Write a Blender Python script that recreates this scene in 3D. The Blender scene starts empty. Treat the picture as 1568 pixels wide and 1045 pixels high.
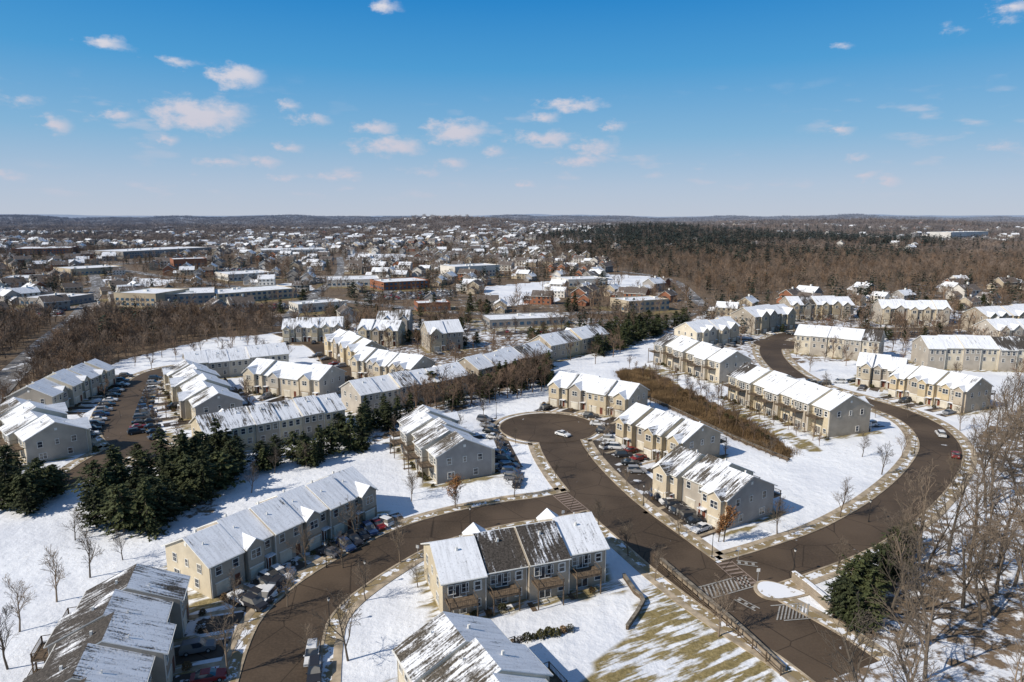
import bpy, bmesh, math, random
import numpy as np
from mathutils import Vector, Matrix
random.seed(7); np.random.seed(7)
scene=bpy.context.scene
scene.view_settings.view_transform='Standard'
scene.view_settings.look='None'
scene.view_settings.exposure=0
COL=scene.collection
# ---------------------------------------------------------------- survey: photo grid reference -> metres on the ground
H=60.0; F=1568*24/36; PT=math.radians(10.33); SP=math.sin(PT); CP=math.cos(PT)
def G(u,v,z=0.0):
    x=(u-784)/F; d=(v-522.67)/F
    t=(H-z)/(SP+d*CP)
    return Vector((x*t,t*(CP-d*SP),z))
def GP(l): return [G(*p) for p in l]
SUN_H=Vector((-0.90,-0.43,0)).normalized(); SUN_EL=math.radians(37)
# ---------------------------------------------------------------- terrain height
def hfun(x,y):
    x=np.asarray(x,float); y=np.asarray(y,float)
    r=np.hypot(x,y); az=np.arctan2(x,y)
    def ss(a,b,v):
        t=np.clip((v-a)/(b-a),0,1); return t*t*(3-2*t)
    h=ss(600,1500,r)*(5+5*np.sin(x/310+1)*np.cos(y/270)+3*np.sin(x/130+y/170))
    h=h+46*np.exp(-((az+0.09)/0.11)**2-((r-3000)/700)**2)
    h=h+30*np.exp(-((az-0.45)/0.30)**2-((r-3300)/900)**2)
    h=h+16*np.exp(-((az-0.2)/0.15)**2-((r-1900)/500)**2)
    far=ss(4200,6800,r)
    h=h+far*(42+8*np.sin(az*17+.6)+6*np.sin(az*41+2)+4*np.sin(az*83+r/900))
    h=h+ss(8000,10500,r)*(22+10*np.sin(az*11+1.3)+5*np.sin(az*29))
    return h
# ---------------------------------------------------------------- nodes
def newmat(name):
    m=bpy.data.materials.new(name); m.use_nodes=True
    nt=m.node_tree; b=nt.nodes['Principled BSDF']; b.inputs['Roughness'].default_value=.85
    b.inputs['Specular IOR Level'].default_value=.25
    return m,nt,b
def N(nt,t,**k):
    n=nt.nodes.new(t)
    for a,v in k.items(): setattr(n,a,v)
    return n
def val(nt,s,v):
    if isinstance(v,bpy.types.NodeSocket): nt.links.new(v,s)
    else: s.default_value=v
def math_(nt,op,a,b=0.0,c=None,clamp=False):
    n=N(nt,'ShaderNodeMath',operation=op); n.use_clamp=clamp
    val(nt,n.inputs[0],a); val(nt,n.inputs[1],b)
    if c is not None: val(nt,n.inputs[2],c)
    return n.outputs[0]
def mixc(nt,f,a,b,bt='MIX'):
    n=N(nt,'ShaderNodeMix',data_type='RGBA',blend_type=bt)
    val(nt,n.inputs[0],f)
    for s,v in ((n.inputs[6],a),(n.inputs[7],b)):
        if isinstance(v,tuple): s.default_value=(v[0],v[1],v[2],1)
        else: nt.links.new(v,s)
    return n.outputs[2]
def rng(nt,v,a,b,c=0.0,d=1.0,smooth=True):
    n=N(nt,'ShaderNodeMapRange'); n.interpolation_type='SMOOTHSTEP' if smooth else 'LINEAR'
    val(nt,n.inputs[0],v)
    for i,q in enumerate((a,b,c,d)): val(nt,n.inputs[i+1],q)
    return n.outputs[0]
def noise(nt,vec,scale,detail=3,rough=.55,sc3=None,rot=0):
    if sc3:
        if rot:
            m0=N(nt,'ShaderNodeMapping'); m0.inputs['Rotation'].default_value=(0,0,rot); nt.links.new(vec,m0.inputs[0]); vec=m0.outputs[0]
        mp=N(nt,'ShaderNodeMapping'); mp.inputs['Scale'].default_value=sc3
        nt.links.new(vec,mp.inputs[0]); vec=mp.outputs[0]
    n=N(nt,'ShaderNodeTexNoise'); n.inputs['Scale'].default_value=scale
    n.inputs['Detail'].default_value=detail; n.inputs['Roughness'].default_value=rough
    nt.links.new(vec,n.inputs['Vector']); return n.outputs['Fac']
def bump(nt,b,h,st,dist):
    n=N(nt,'ShaderNodeBump'); n.inputs['Strength'].default_value=st; n.inputs['Distance'].default_value=dist
    nt.links.new(h,n.inputs['Height']); nt.links.new(n.outputs[0],b.inputs['Normal'])
def pos(nt): return N(nt,'ShaderNodeNewGeometry').outputs['Position']
HAZE_PAINT=(0.29,0.37,0.50)
def painted_haze(nt,col,a=700,b=9000,mx=.85):  # aerial haze painted into the base colour, stronger with distance from the origin
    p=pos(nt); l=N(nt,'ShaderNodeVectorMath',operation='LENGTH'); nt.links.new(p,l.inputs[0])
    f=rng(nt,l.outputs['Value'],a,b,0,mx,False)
    return mixc(nt,f,col,HAZE_PAINT)
def simple(name,c,rough=.8,var=.12,scale=.8,hz=False,spec=.25,rnd=0,metal=0):
    m,nt,b=newmat(name); b.inputs['Roughness'].default_value=rough
    b.inputs['Specular IOR Level'].default_value=spec; b.inputs['Metallic'].default_value=metal
    d=tuple(x*(1-var*2) for x in c); l=tuple(min(1,x*(1+var)) for x in c)
    if rnd:
        oi=N(nt,'ShaderNodeObjectInfo'); col=mixc(nt,oi.outputs['Random'],tuple(x*(1-rnd) for x in c),(c[0]*(1+rnd),c[1]*(1+rnd*.8),c[2]*(1+rnd*.6)))
    else:
        n=noise(nt,pos(nt),scale,2); col=mixc(nt,rng(nt,n,.3,.7),d,l)
    if hz: col=painted_haze(nt,col)
    nt.links.new(col,b.inputs['Base Color']); return m
def siding(name,c,c2=None):
    m,nt,b=newmat(name); oi=N(nt,'ShaderNodeObjectInfo')
    p=pos(nt); n=noise(nt,p,.35,3)
    col=mixc(nt,rng(nt,n,.3,.7),tuple(x*.84 for x in c),tuple(x*1.06 for x in c))
    w=N(nt,'ShaderNodeTexWave',wave_type='BANDS',bands_direction='Z',wave_profile='SAW'); w.inputs['Scale'].default_value=1.6
    nt.links.new(p,w.inputs[0])
    col=mixc(nt,math_(nt,'MULTIPLY',w.outputs['Fac'],.2),col,tuple(x*.5 for x in c))
    hs=N(nt,'ShaderNodeHueSaturation'); nt.links.new(col,hs.inputs['Color'])
    nt.links.new(rng(nt,oi.outputs['Random'],0,1,.85,1.15,False),hs.inputs['Value'])
    nt.links.new(rng(nt,math_(nt,'FRACT',math_(nt,'MULTIPLY',oi.outputs['Random'],7.3)),0,1,.75,1.15,False),hs.inputs['Saturation'])
    nt.links.new(hs.outputs[0],b.inputs['Base Color']); bump(nt,b,w.outputs['Fac'],.4,.03); return m
def brickm(name,c1,c2,mort):
    m,nt,b=newmat(name); t=N(nt,'ShaderNodeTexCoord'); 
    mp=N(nt,'ShaderNodeMapping'); mp.inputs['Rotation'].default_value=(math.pi/2,0,0)
    nt.links.new(t.outputs['Object'],mp.inputs[0])
    br=N(nt,'ShaderNodeTexBrick'); br.inputs['Scale'].default_value=1.8
    br.inputs['Color1'].default_value=(*c1,1); br.inputs['Color2'].default_value=(*c2,1); br.inputs['Mortar'].default_value=(*mort,1)
    nt.links.new(mp.outputs[0],br.inputs[0])
    n=noise(nt,t.outputs['Object'],1.2)
    nt.links.new(mixc(nt,rng(nt,n,.3,.7,0,.5),br.outputs['Color'],tuple(x*.6 for x in c1)),b.inputs['Base Color']); return m
def roofm(name,th,shing=(.085,.073,.058),snow=(.82,.84,.88),soft=.05,bmp=True):
    m,nt,b=newmat(name); tc=N(nt,'ShaderNodeTexCoord'); oi=N(nt,'ShaderNodeObjectInfo')
    ad=N(nt,'ShaderNodeVectorMath'); nt.links.new(tc.outputs['Object'],ad.inputs[0]); nt.links.new(oi.outputs['Location'],ad.inputs[1])
    v=ad.outputs[0]
    st=noise(nt,v,1,4,.65,sc3=(2.2,.22,.22)); lg=noise(nt,v,.16,2); fn=noise(nt,v,3.5,2,.7)
    s=math_(nt,'ADD',math_(nt,'MULTIPLY',st,.45),math_(nt,'ADD',math_(nt,'MULTIPLY',lg,.4),math_(nt,'MULTIPLY',fn,.15)))
    k=rng(nt,s,th-soft,th+soft)
    sh=mixc(nt,rng(nt,fn,.35,.65),tuple(x*.6 for x in shing),tuple(x*1.5 for x in shing))
    sn=mixc(nt,rng(nt,st,.3,.6),tuple(x*.78 for x in snow),snow)
    k=math_(nt,'MULTIPLY',k,rng(nt,fn,.25,.48,.72,1))
    col=mixc(nt,k,sh,sn)
    nt.links.new(col if bmp else painted_haze(nt,col),b.inputs['Base Color'])
    if bmp: bump(nt,b,k,.5,.12)
    return m
M={}
M['cream']=siding('cream_siding',(.59,.515,.385)); M['taupe']=siding('taupe_siding',(.41,.36,.295)); M['tan']=siding('tan_siding',(.53,.445,.315))
M['grey']=siding('grey_siding',(.35,.33,.31)); M['white']=siding('white_siding',(.66,.64,.58))
M['brick']=brickm('red_brick',(.28,.12,.08),(.34,.16,.10),(.35,.3,.25)); M['stone']=brickm('tan_stone',(.36,.29,.21),(.26,.21,.16),(.3,.27,.22))
M['roof0']=roofm('snow_covered_shingles',.38); M['roof1']=roofm('patchy_snow_shingles',.505); M['roof2']=roofm('bare_shingles_with_snow',.565,(.06,.052,.045))
M['roof3']=roofm('thin_snow_on_shingles',.455)
M['trim']=simple('white_trim',(.72,.71,.67),.5,.05); M['garage']=simple('garage_door_paint',(.62,.57,.47),.5,.08)
M['door']=simple('front_door_paint',(.16,.06,.04),.4,.1)
m,nt,b=newmat('window_glass'); b.inputs['Roughness'].default_value=.12; b.inputs['Specular IOR Level'].default_value=.6
nn=noise(nt,pos(nt),.45,1); nt.links.new(mixc(nt,rng(nt,nn,.5,.56),(.03,.04,.055),(.20,.19,.17)),b.inputs['Base Color']); M['glass']=m
M['deck']=simple('weathered_deck_wood',(.15,.11,.075),.8,.2,2); M['bark']=simple('bark',(.165,.135,.105),.9,.2,1.5,rnd=.4)
M['barkmid']=simple('brown_bark',(.155,.11,.08),.9,.2,1.5,rnd=.35)
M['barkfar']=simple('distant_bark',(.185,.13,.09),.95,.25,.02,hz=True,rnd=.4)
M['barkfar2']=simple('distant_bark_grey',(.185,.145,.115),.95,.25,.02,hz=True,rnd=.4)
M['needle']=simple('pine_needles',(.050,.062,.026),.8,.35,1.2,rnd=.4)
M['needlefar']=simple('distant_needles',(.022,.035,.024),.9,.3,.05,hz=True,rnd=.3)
M['brownleaf']=simple('dry_oak_leaves',(.30,.14,.05),.8,.3,2); M['shrub']=simple('shrub_leaves',(.06,.06,.025),.8,.4,2,rnd=.4)
M['brush']=simple('dry_brush',(.16,.11,.06),.9,.3,2,rnd=.35)
M['conc']=simple('pale_concrete',(.42,.345,.25),.9,.2,.5); M['dark']=simple('dark_metal',(.03,.03,.03),.5,.1)
M['metal']=simple('grey_metal',(.35,.36,.37),.4,.05); M['tyre']=simple('tyre_rubber',(.02,.02,.02),.8,.1)
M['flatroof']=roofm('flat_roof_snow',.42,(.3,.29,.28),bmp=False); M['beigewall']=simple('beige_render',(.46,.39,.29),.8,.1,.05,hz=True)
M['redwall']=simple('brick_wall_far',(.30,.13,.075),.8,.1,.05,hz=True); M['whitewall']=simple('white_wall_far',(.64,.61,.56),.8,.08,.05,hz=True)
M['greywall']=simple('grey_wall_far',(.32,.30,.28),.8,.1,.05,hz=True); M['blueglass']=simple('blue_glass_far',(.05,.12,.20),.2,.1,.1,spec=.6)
def asphalt(name,c,snowth):
    m,nt,b=newmat(name); p=pos(nt)
    a=noise(nt,p,.06,3); f=noise(nt,p,2.5,3,.7); s=noise(nt,p,.22,5,.62)
    col=mixc(nt,rng(nt,a,.35,.65),tuple(x*.65 for x in c),tuple(x*1.3 for x in c))
    col=mixc(nt,rng(nt,f,.3,.75,0,.5),col,tuple(x*1.6 for x in c))
    vo=N(nt,'ShaderNodeTexVoronoi',feature='DISTANCE_TO_EDGE'); vo.inputs['Scale'].default_value=.11; nt.links.new(p,vo.inputs[0])
    col=mixc(nt,rng(nt,vo.outputs['Distance'],.0,.014,.8,0),col,tuple(x*.3 for x in c))
    col=mixc(nt,rng(nt,s,snowth,snowth+.03,0,.92),col,(.7,.72,.76))
    nt.links.new(painted_haze(nt,col),b.inputs['Base Color']); b.inputs['Roughness'].default_value=.75; return m
M['asphalt']=asphalt('brown_asphalt',(.078,.056,.038),.69); M['drive']=asphalt('driveway_asphalt',(.065,.052,.042),.57)
M['farroad']=asphalt('far_road',(.16,.15,.14),.58)
def verge(name,th):
    m,nt,b=newmat(name); p=pos(nt); s=noise(nt,p,.5,5,.65)
    nt.links.new(mixc(nt,rng(nt,s,th,th+.06),(.26,.20,.11),(.8,.82,.86)),b.inputs['Base Color']); return m
M['verge']=verge('dry_verge',.50); M['snow']=verge('snow_pile',.36); M['cap']=simple('weathered_coping',(.22,.19,.15),.9,.25,1)
# ---------------------------------------------------------------- mesh builder
class MB:
    def __init__(s,mats): s.v=[];s.f=[];s.m=[];s.mats=mats
    def add(s,vs,fs,mi=0,mis=None):
        o=len(s.v); s.v+= [tuple(q) for q in vs]
        for i,f in enumerate(fs): s.f.append([o+k for k in f]); s.m.append(mis[i] if mis else mi)
    def box(s,x0,x1,y0,y1,z0,z1,mi=0):
        if x0>x1:x0,x1=x1,x0
        if y0>y1:y0,y1=y1,y0
        s.add([(x0,y0,z0),(x1,y0,z0),(x1,y1,z0),(x0,y1,z0),(x0,y0,z1),(x1,y0,z1),(x1,y1,z1),(x0,y1,z1)],
              [(0,3,2,1),(4,5,6,7),(0,1,5,4),(1,2,6,5),(2,3,7,6),(3,0,4,7)],mi)
    def tube(s,p,q,r0,r1,n=4,mi=0,cap=False):
        p=Vector(p);q=Vector(q);d=(q-p)
        if d.length<1e-6: return
        d.normalize(); a=d.orthogonal(); a.normalize(); b=d.cross(a)
        vs=[];
        for c,r in ((p,r0),(q,r1)):
            for i in range(n):
                t=2*math.pi*i/n; vs.append(c+a*(r*math.cos(t))+b*(r*math.sin(t)))
        fs=[(i,(i+1)%n,n+(i+1)%n,n+i) for i in range(n)]
        if cap: fs+= [tuple(range(n))[::-1],tuple(range(n,2*n))]
        s.add(vs,fs,mi)
    def mesh(s,name,recalc=False):
        me=bpy.data.meshes.new(name); me.from_pydata(s.v,[],s.f)
        for m in s.mats: me.materials.append(M[m] if isinstance(m,str) else m)
        me.polygons.foreach_set('material_index',s.m)
        if recalc:
            bm=bmesh.new(); bm.from_mesh(me); bmesh.ops.recalc_face_normals(bm,faces=bm.faces); bm.to_mesh(me); bm.free()
        me.update(); return me
def obj(name,me,parent=None,loc=None,rot=0,sc=1):
    o=bpy.data.objects.new(name,me); COL.objects.link(o)
    if parent: o.parent=parent
    if loc is not None: o.location=loc
    if rot: o.rotation_euler=(0,0,rot)
    if sc!=1: o.scale=(sc,sc,sc) if not isinstance(sc,tuple) else sc
    return o
def inpoly(x,y,poly):
    x=np.asarray(x,float);y=np.asarray(y,float); r=np.zeros(x.shape,bool); n=len(poly)
    for i in range(n):
        x0,y0=poly[i][0],poly[i][1]; x1,y1=poly[(i+1)%n][0],poly[(i+1)%n][1]
        c=((y0>y)!=(y1>y))&(x<(x1-x0)*(y-y0)/((y1-y0) or 1e-9)+x0); r^=c
    return r
# ---------------------------------------------------------------- roads
def smooth(pts,step=2.0):
    P=[Vector((p[0],p[1],0)) for p in pts]; P=[P[0]*2-P[1]]+P+[P[-1]*2-P[-2]]; out=[]
    for i in range(1,len(P)-2):
        a,b,c,d=P[i-1:i+3]; n=max(2,int((c-b).length/step))
        for k in range(n):
            t=k/n; out.append(.5*((2*b)+(c-a)*t+(2*a-5*b+4*c-d)*t*t+(3*b-a-3*c+d)*t**3))
    out.append(P[-2]); return out
def normals(pts):
    ns=[]
    for i in range(len(pts)):
        d=pts[min(i+1,len(pts)-1)]-pts[max(i-1,0)]; d.normalize(); ns.append(Vector((-d.y,d.x,0)))
    return ns
ROADS=[]  # (pts,width)
def R(px,w,kerb=True,mat='asphalt',walk=(1,1)): ROADS.append((smooth(GP(px)),w,kerb,mat,walk))
R([(848,650),(868,698),(925,765),(1010,835),(1075,885),(1150,935),(1235,985),(1300,1030)],11.5)
R([(1085,893),(1135,880),(1215,855),(1300,822),(1375,775),(1425,725),(1440,685),(1415,652),(1370,630),(1310,612),(1240,590),(1196,562),(1180,535),(1200,515),(1280,505),(1400,505),(1500,500)],9.5)
R([(905,762),(850,775),(780,785),(700,802),(630,825),(560,862),(495,905),(455,945),(438,985),(425,1045),(415,1110)],10)
R([(300,560),(240,572),(205,600),(185,635),(190,665),(225,690),(270,705)],10)
R([(200,682),(160,705),(120,730),(70,740)],9)
R([(430,510),(485,530),(515,560),(540,585)],9,True,'asphalt',(0,0))
R([(620,560),(690,590),(760,600)],8,False,'drive',(0,0))
R([(700,515),(760,500),(900,490),(1000,500),(1060,480)],8,False,'farroad',(0,0))
R([(-60,655),(20,572),(75,520),(125,478),(150,440),(150,415),(235,405)],10,False,'farroad',(0,0))
R([(150,412),(300,432),(450,452),(600,470),(760,482),(980,478)],11,False,'farroad',(0,0))
R([(430,500),(470,460),(520,420),(520,395)],9,False,'farroad',(0,0))
R([(560,460),(680,420),(850,410),(1010,425),(1080,470)],9,False,'farroad',(0,0))
R([(0,455),(100,448),(150,440)],9,False,'farroad',(0,0))
R([(1100,520),(1180,522)],8,False,'drive',(0,0))
R([(1290,470),(1480,480),(1600,486)],8,False,'farroad',(0,0))
DISC=[(G(840,655),14.0),(G(1195,528),12),(G(475,522),11)]
def inroads(x,y,skip=None,pad=0,discskip=None):
    for i,(pts,w,*_) in enumerate(ROADS):
        if i==skip: continue
        a=RA[i]
        if np.min((a[:,0]-x)**2+(a[:,1]-y)**2)<(w/2+pad)**2: return True
    for j,(c,r) in enumerate(DISC):
        if j!=discskip and (c.x-x)**2+(c.y-y)**2<(r+pad)**2: return True
    return False
RA=[np.array([(p.x,p.y) for p in r[0]]) for r in ROADS]
def strip(mb,pts,o0,o1,z0,z1,mi=0,test=None):
    ns=normals(pts)
    for i in range(len(pts)-1):
        if test:
            mid=(pts[i]+pts[i+1])/2+(ns[i]*(o0+o1)/2)
            if test(mid.x,mid.y): continue
        a=pts[i]+ns[i]*o0;b=pts[i+1]+ns[i+1]*o0;c=pts[i+1]+ns[i+1]*o1;d=pts[i]+ns[i]*o1
        if z0==z1: mb.add([(q.x,q.y,z1) for q in (a,b,c,d)],[(0,1,2,3)],mi)
        else:
            mb.add([(q.x,q.y,z1) for q in (a,b,c,d)]+[(q.x,q.y,z0) for q in (a,b,c,d)],[(0,1,2,3),(0,4,5,1),(1,5,6,2),(2,6,7,3),(3,7,4,0)],mi)
names={'asphalt':'asphalt_road','drive':'lane','farroad':'distant_road'}
for i,(pts,w,kerb,mat,walk) in enumerate(ROADS):
    mb=MB([mat]); far=mat=='farroad'
    if far:
        ns=normals(pts)
        for k in range(len(pts)-1):
            q=[pts[k]+ns[k]*w/2,pts[k+1]+ns[k+1]*w/2,pts[k+1]-ns[k+1]*w/2,pts[k]-ns[k]*w/2]
            mb.add([(a.x,a.y,float(hfun(a.x,a.y))+.10+.01*i) for a in q],[(0,1,2,3)])
    else: strip(mb,pts,-w/2,w/2,.02+.004*i,.02+.004*i)
    obj(names[mat],mb.mesh(names[mat]))
    if kerb:
        kb=MB(['conc']); wb=MB(['conc']); vb=MB(['verge'])
        for sgn,on in ((1,walk[0]),(-1,walk[1])):
            o=w/2
            t=lambda x,y,i=i: inroads(x,y,skip=i,pad=.1)
            a,b=sorted((sgn*o,sgn*(o+.4))); strip(kb,pts,a,b,0,.14,0,t)
            if on:
                t2=lambda x,y,i=i: inroads(x,y,skip=i,pad=.6)
                a,b=sorted((sgn*(o+.4),sgn*(o+1.9))); strip(vb,pts,a,b,.0,.07,0,t2)
                a,b=sorted((sgn*(o+1.9),sgn*(o+3.1))); strip(wb,pts,a,b,.0,.10,0,t2)
        obj('kerb',kb.mesh('kerb'))
        if wb.v: obj('pavement',wb.mesh('pavement')); obj('grass_verge',vb.mesh('grass_verge'))
for j,(c,r) in enumerate(DISC):
    mb=MB(['asphalt']); n=48
    ring=[(c.x+r*math.cos(t*2*math.pi/n),c.y+r*math.sin(t*2*math.pi/n)) for t in range(n)]
    mb.add([(x,y,.085+.004*j) for x,y in ring],[tuple(range(n))]); obj('turning_circle',mb.mesh('turning_circle'))
    kb=MB(['conc']); pts=[Vector((x,y,0)) for x,y in ring+ring[:1]]
    strip(kb,pts,-.45,0,0,.14,0,lambda x,y,j=j: inroads(x,y,discskip=j,pad=.2))
    strip(kb,pts,-2.6,-1.4,0,.10,0,lambda x,y,j=j: inroads(x,y,discskip=j,pad=.6))
    obj('kerb',kb.mesh('kerb'))
def crossing(pa,pb,w,n,mat,name,z=.11,diag=0):
    a=G(*pa);b=G(*pb);d=(b-a); L=d.length; d.normalize(); q=Vector((-d.y,d.x,0)); mb=MB([mat])
    s=L/n
    for i in range(n):
        o=a+d*(i*s+.15*s); e=a+d*(i*s+.6*s)
        mb.add([(p.x,p.y,z) for p in (o-q*w/2-d*diag,e-q*w/2-d*diag,e+q*w/2+d*diag,o+q*w/2+d*diag)],[(0,1,2,3)])
    for sg in (-1,1):
        o=a+q*sg*(w/2+.25); e=b+q*sg*(w/2+.25)
        mb.add([(p.x,p.y,z) for p in (o-q*.12,e-q*.12,e+q*.12,o+q*.12)],[(0,1,2,3)])
    obj(name,mb.mesh(name))
M['paint']=asphalt('worn_white_paint',(.30,.29,.27),.8); M['brickpave']=asphalt('brick_paving',(.22,.17,.14),.8)
crossing((1068,912),(1148,890),3,14,'paint','pedestrian_crossing',diag=.8)
crossing((1108,862),(1150,898),2.6,7,'brickpave','brick_crossing'); crossing((858,758),(892,786),3,9,'brickpave','brick_crossing')
crossing((1190,940),(1240,936),3.5,9,'paint','hatched_marking',diag=1.2); crossing((1128,918),(1160,935),.6,3,'paint','road_marking'); crossing((1128,862),(1160,866),.8,3,'paint','road_marking')
# ---------------------------------------------------------------- car meshes
def carmesh(paint,suv):
    pm=simple('car_paint',paint,.3,.03,.5,spec=.5)
    mb=MB([pm,'glass','tyre','metal'])
    W=.92; h=1.72 if suv else 1.43; bl=.95 if suv else .85
    if suv: top=[(-2.3,.75),(-2.28,bl),(-2.15,bl+.05),(1.2,bl+.05),(2.15,.88),(2.33,.7)]; cab=[(-2.2,-1.95),(1.15,.35)]
    else: top=[(-2.2,.7),(-2.18,.88),(-1.5,.95),(.95,.93),(1.95,.76),(2.2,.6)]; cab=[(-1.75,-.95),(1.05,.25)]
    prof=[(top[0][0],.32)]+top+[(top[-1][0],.32)]; n=len(prof)
    vs=[(x,-W*(.93 if z>.8 else 1),z) for x,z in prof]+[(x,W*(.93 if z>.8 else 1),z) for x,z in prof]
    fs=[tuple(range(n)),tuple(range(2*n-1,n-1,-1))]+[(i,n+i,n+(i+1)%n,(i+1)%n) for i in range(n)]
    mb.add(vs,fs,0)
    (rx,rt),(fx,ft)=cab; w0=W*.92;w1=W*.74; z0=bl;z1=h
    vs=[(rx,-w0,z0),(fx,-w0,z0),(fx,w0,z0),(rx,w0,z0),(rt,-w1,z1-.06),(ft,-w1,z1-.06),(ft,w1,z1-.06),(rt,w1,z1-.06),
        (rt+.12,-w1+.1,z1),(ft-.12,-w1+.1,z1),(ft-.12,w1-.1,z1),(rt+.12,w1-.1,z1)]
    mb.add(vs,[(0,1,5,4),(1,2,6,5),(2,3,7,6),(3,0,4,7)],1); mb.add(vs,[(4,5,9,8),(5,6,10,9),(6,7,11,10),(7,4,8,11),(8,9,10,11)],0)
    for x in (-1.4,1.4):
        for y in (-1,1):
            mb.tube((x,y*(W-.2),.34),(x,y*(W+.02),.34),.34,.34,12,2,True); mb.tube((x,y*(W+.02),.34),(x,y*(W+.035),.34),.2,.2,8,3,True)
    for y in (-.65,.65):
        mb.box(top[-1][0]-.05,top[-1][0]+.02,y-.18,y+.18,.52,.66,3); mb.box(top[0][0]-.02,top[0][0]+.05,y-.15,y+.15,.66,.84,3)
    for y in (-1,1): mb.box(fx-.35,fx-.2,y*W*.95,y*(W+.12),.95,1.08,0)
    return mb.mesh('car_mesh',True)
CARS=[carmesh(c,s) for c,s in (((.7,.7,.7),0),((.7,.7,.7),1),((.02,.02,.022),0),((.03,.03,.035),1),((.25,.26,.28),0),((.3,.3,.31),1),((.22,.02,.02),0),((.03,.06,.14),1),((.10,.10,.11),0),((.05,.05,.05),1),((.15,.15,.16),1),((.02,.025,.03),0))]
def car(x,y,rot,z=.05): return obj('parked_car',random.choice(CARS),None,(x,y,z),rot)
# ---------------------------------------------------------------- town houses
FOOT=[]  # footprints (cx,cy,ang,hx,hy)
drv=MB(['drive','conc'])
def slab(mb,x0,x1,yr,zr,ye,ze,t,mt,mtrim):
    vs=[(x0,yr,zr),(x1,yr,zr),(x1,ye,ze),(x0,ye,ze)]; vs+= [(x,y,z-t) for x,y,z in vs]
    mb.add(vs,[(0,1,2,3),(4,7,6,5),(0,4,5,1),(1,5,6,2),(2,6,7,3),(3,7,4,0)],0,[mt,mtrim,mtrim,mtrim,mtrim,mtrim])
def window(wb,c,ax,nrm,zc,w,h,mull=True):
    def bx(a0,a1,d0,d1,z0,z1,mi):
        if ax=='x': wb.box(c[0]+a0,c[0]+a1,c[1]+nrm*d0,c[1]+nrm*d1,z0,z1,mi)
        else: wb.box(c[0]+nrm*d0,c[0]+nrm*d1,c[1]+a0,c[1]+a1,z0,z1,mi)
    f=.10
    bx(-w/2,w/2,.0,.03,zc-h/2,zc+h/2,1)
    bx(-w/2-f,-w/2,0,.09,zc-h/2-f,zc+h/2+f,0); bx(w/2,w/2+f,0,.09,zc-h/2-f,zc+h/2+f,0)
    bx(-w/2,w/2,0,.088,zc+h/2,zc+h/2+f,0); bx(-w/2-.15,w/2+.15,.0,.12,zc-h/2-f,zc-h/2,0)
    if mull: bx(-w/2,w/2,.03,.06,zc-.03,zc+.03,0)
    if w>1.4: bx(-.05,.05,.03,.065,zc-h/2,zc+h/2,0)
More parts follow.
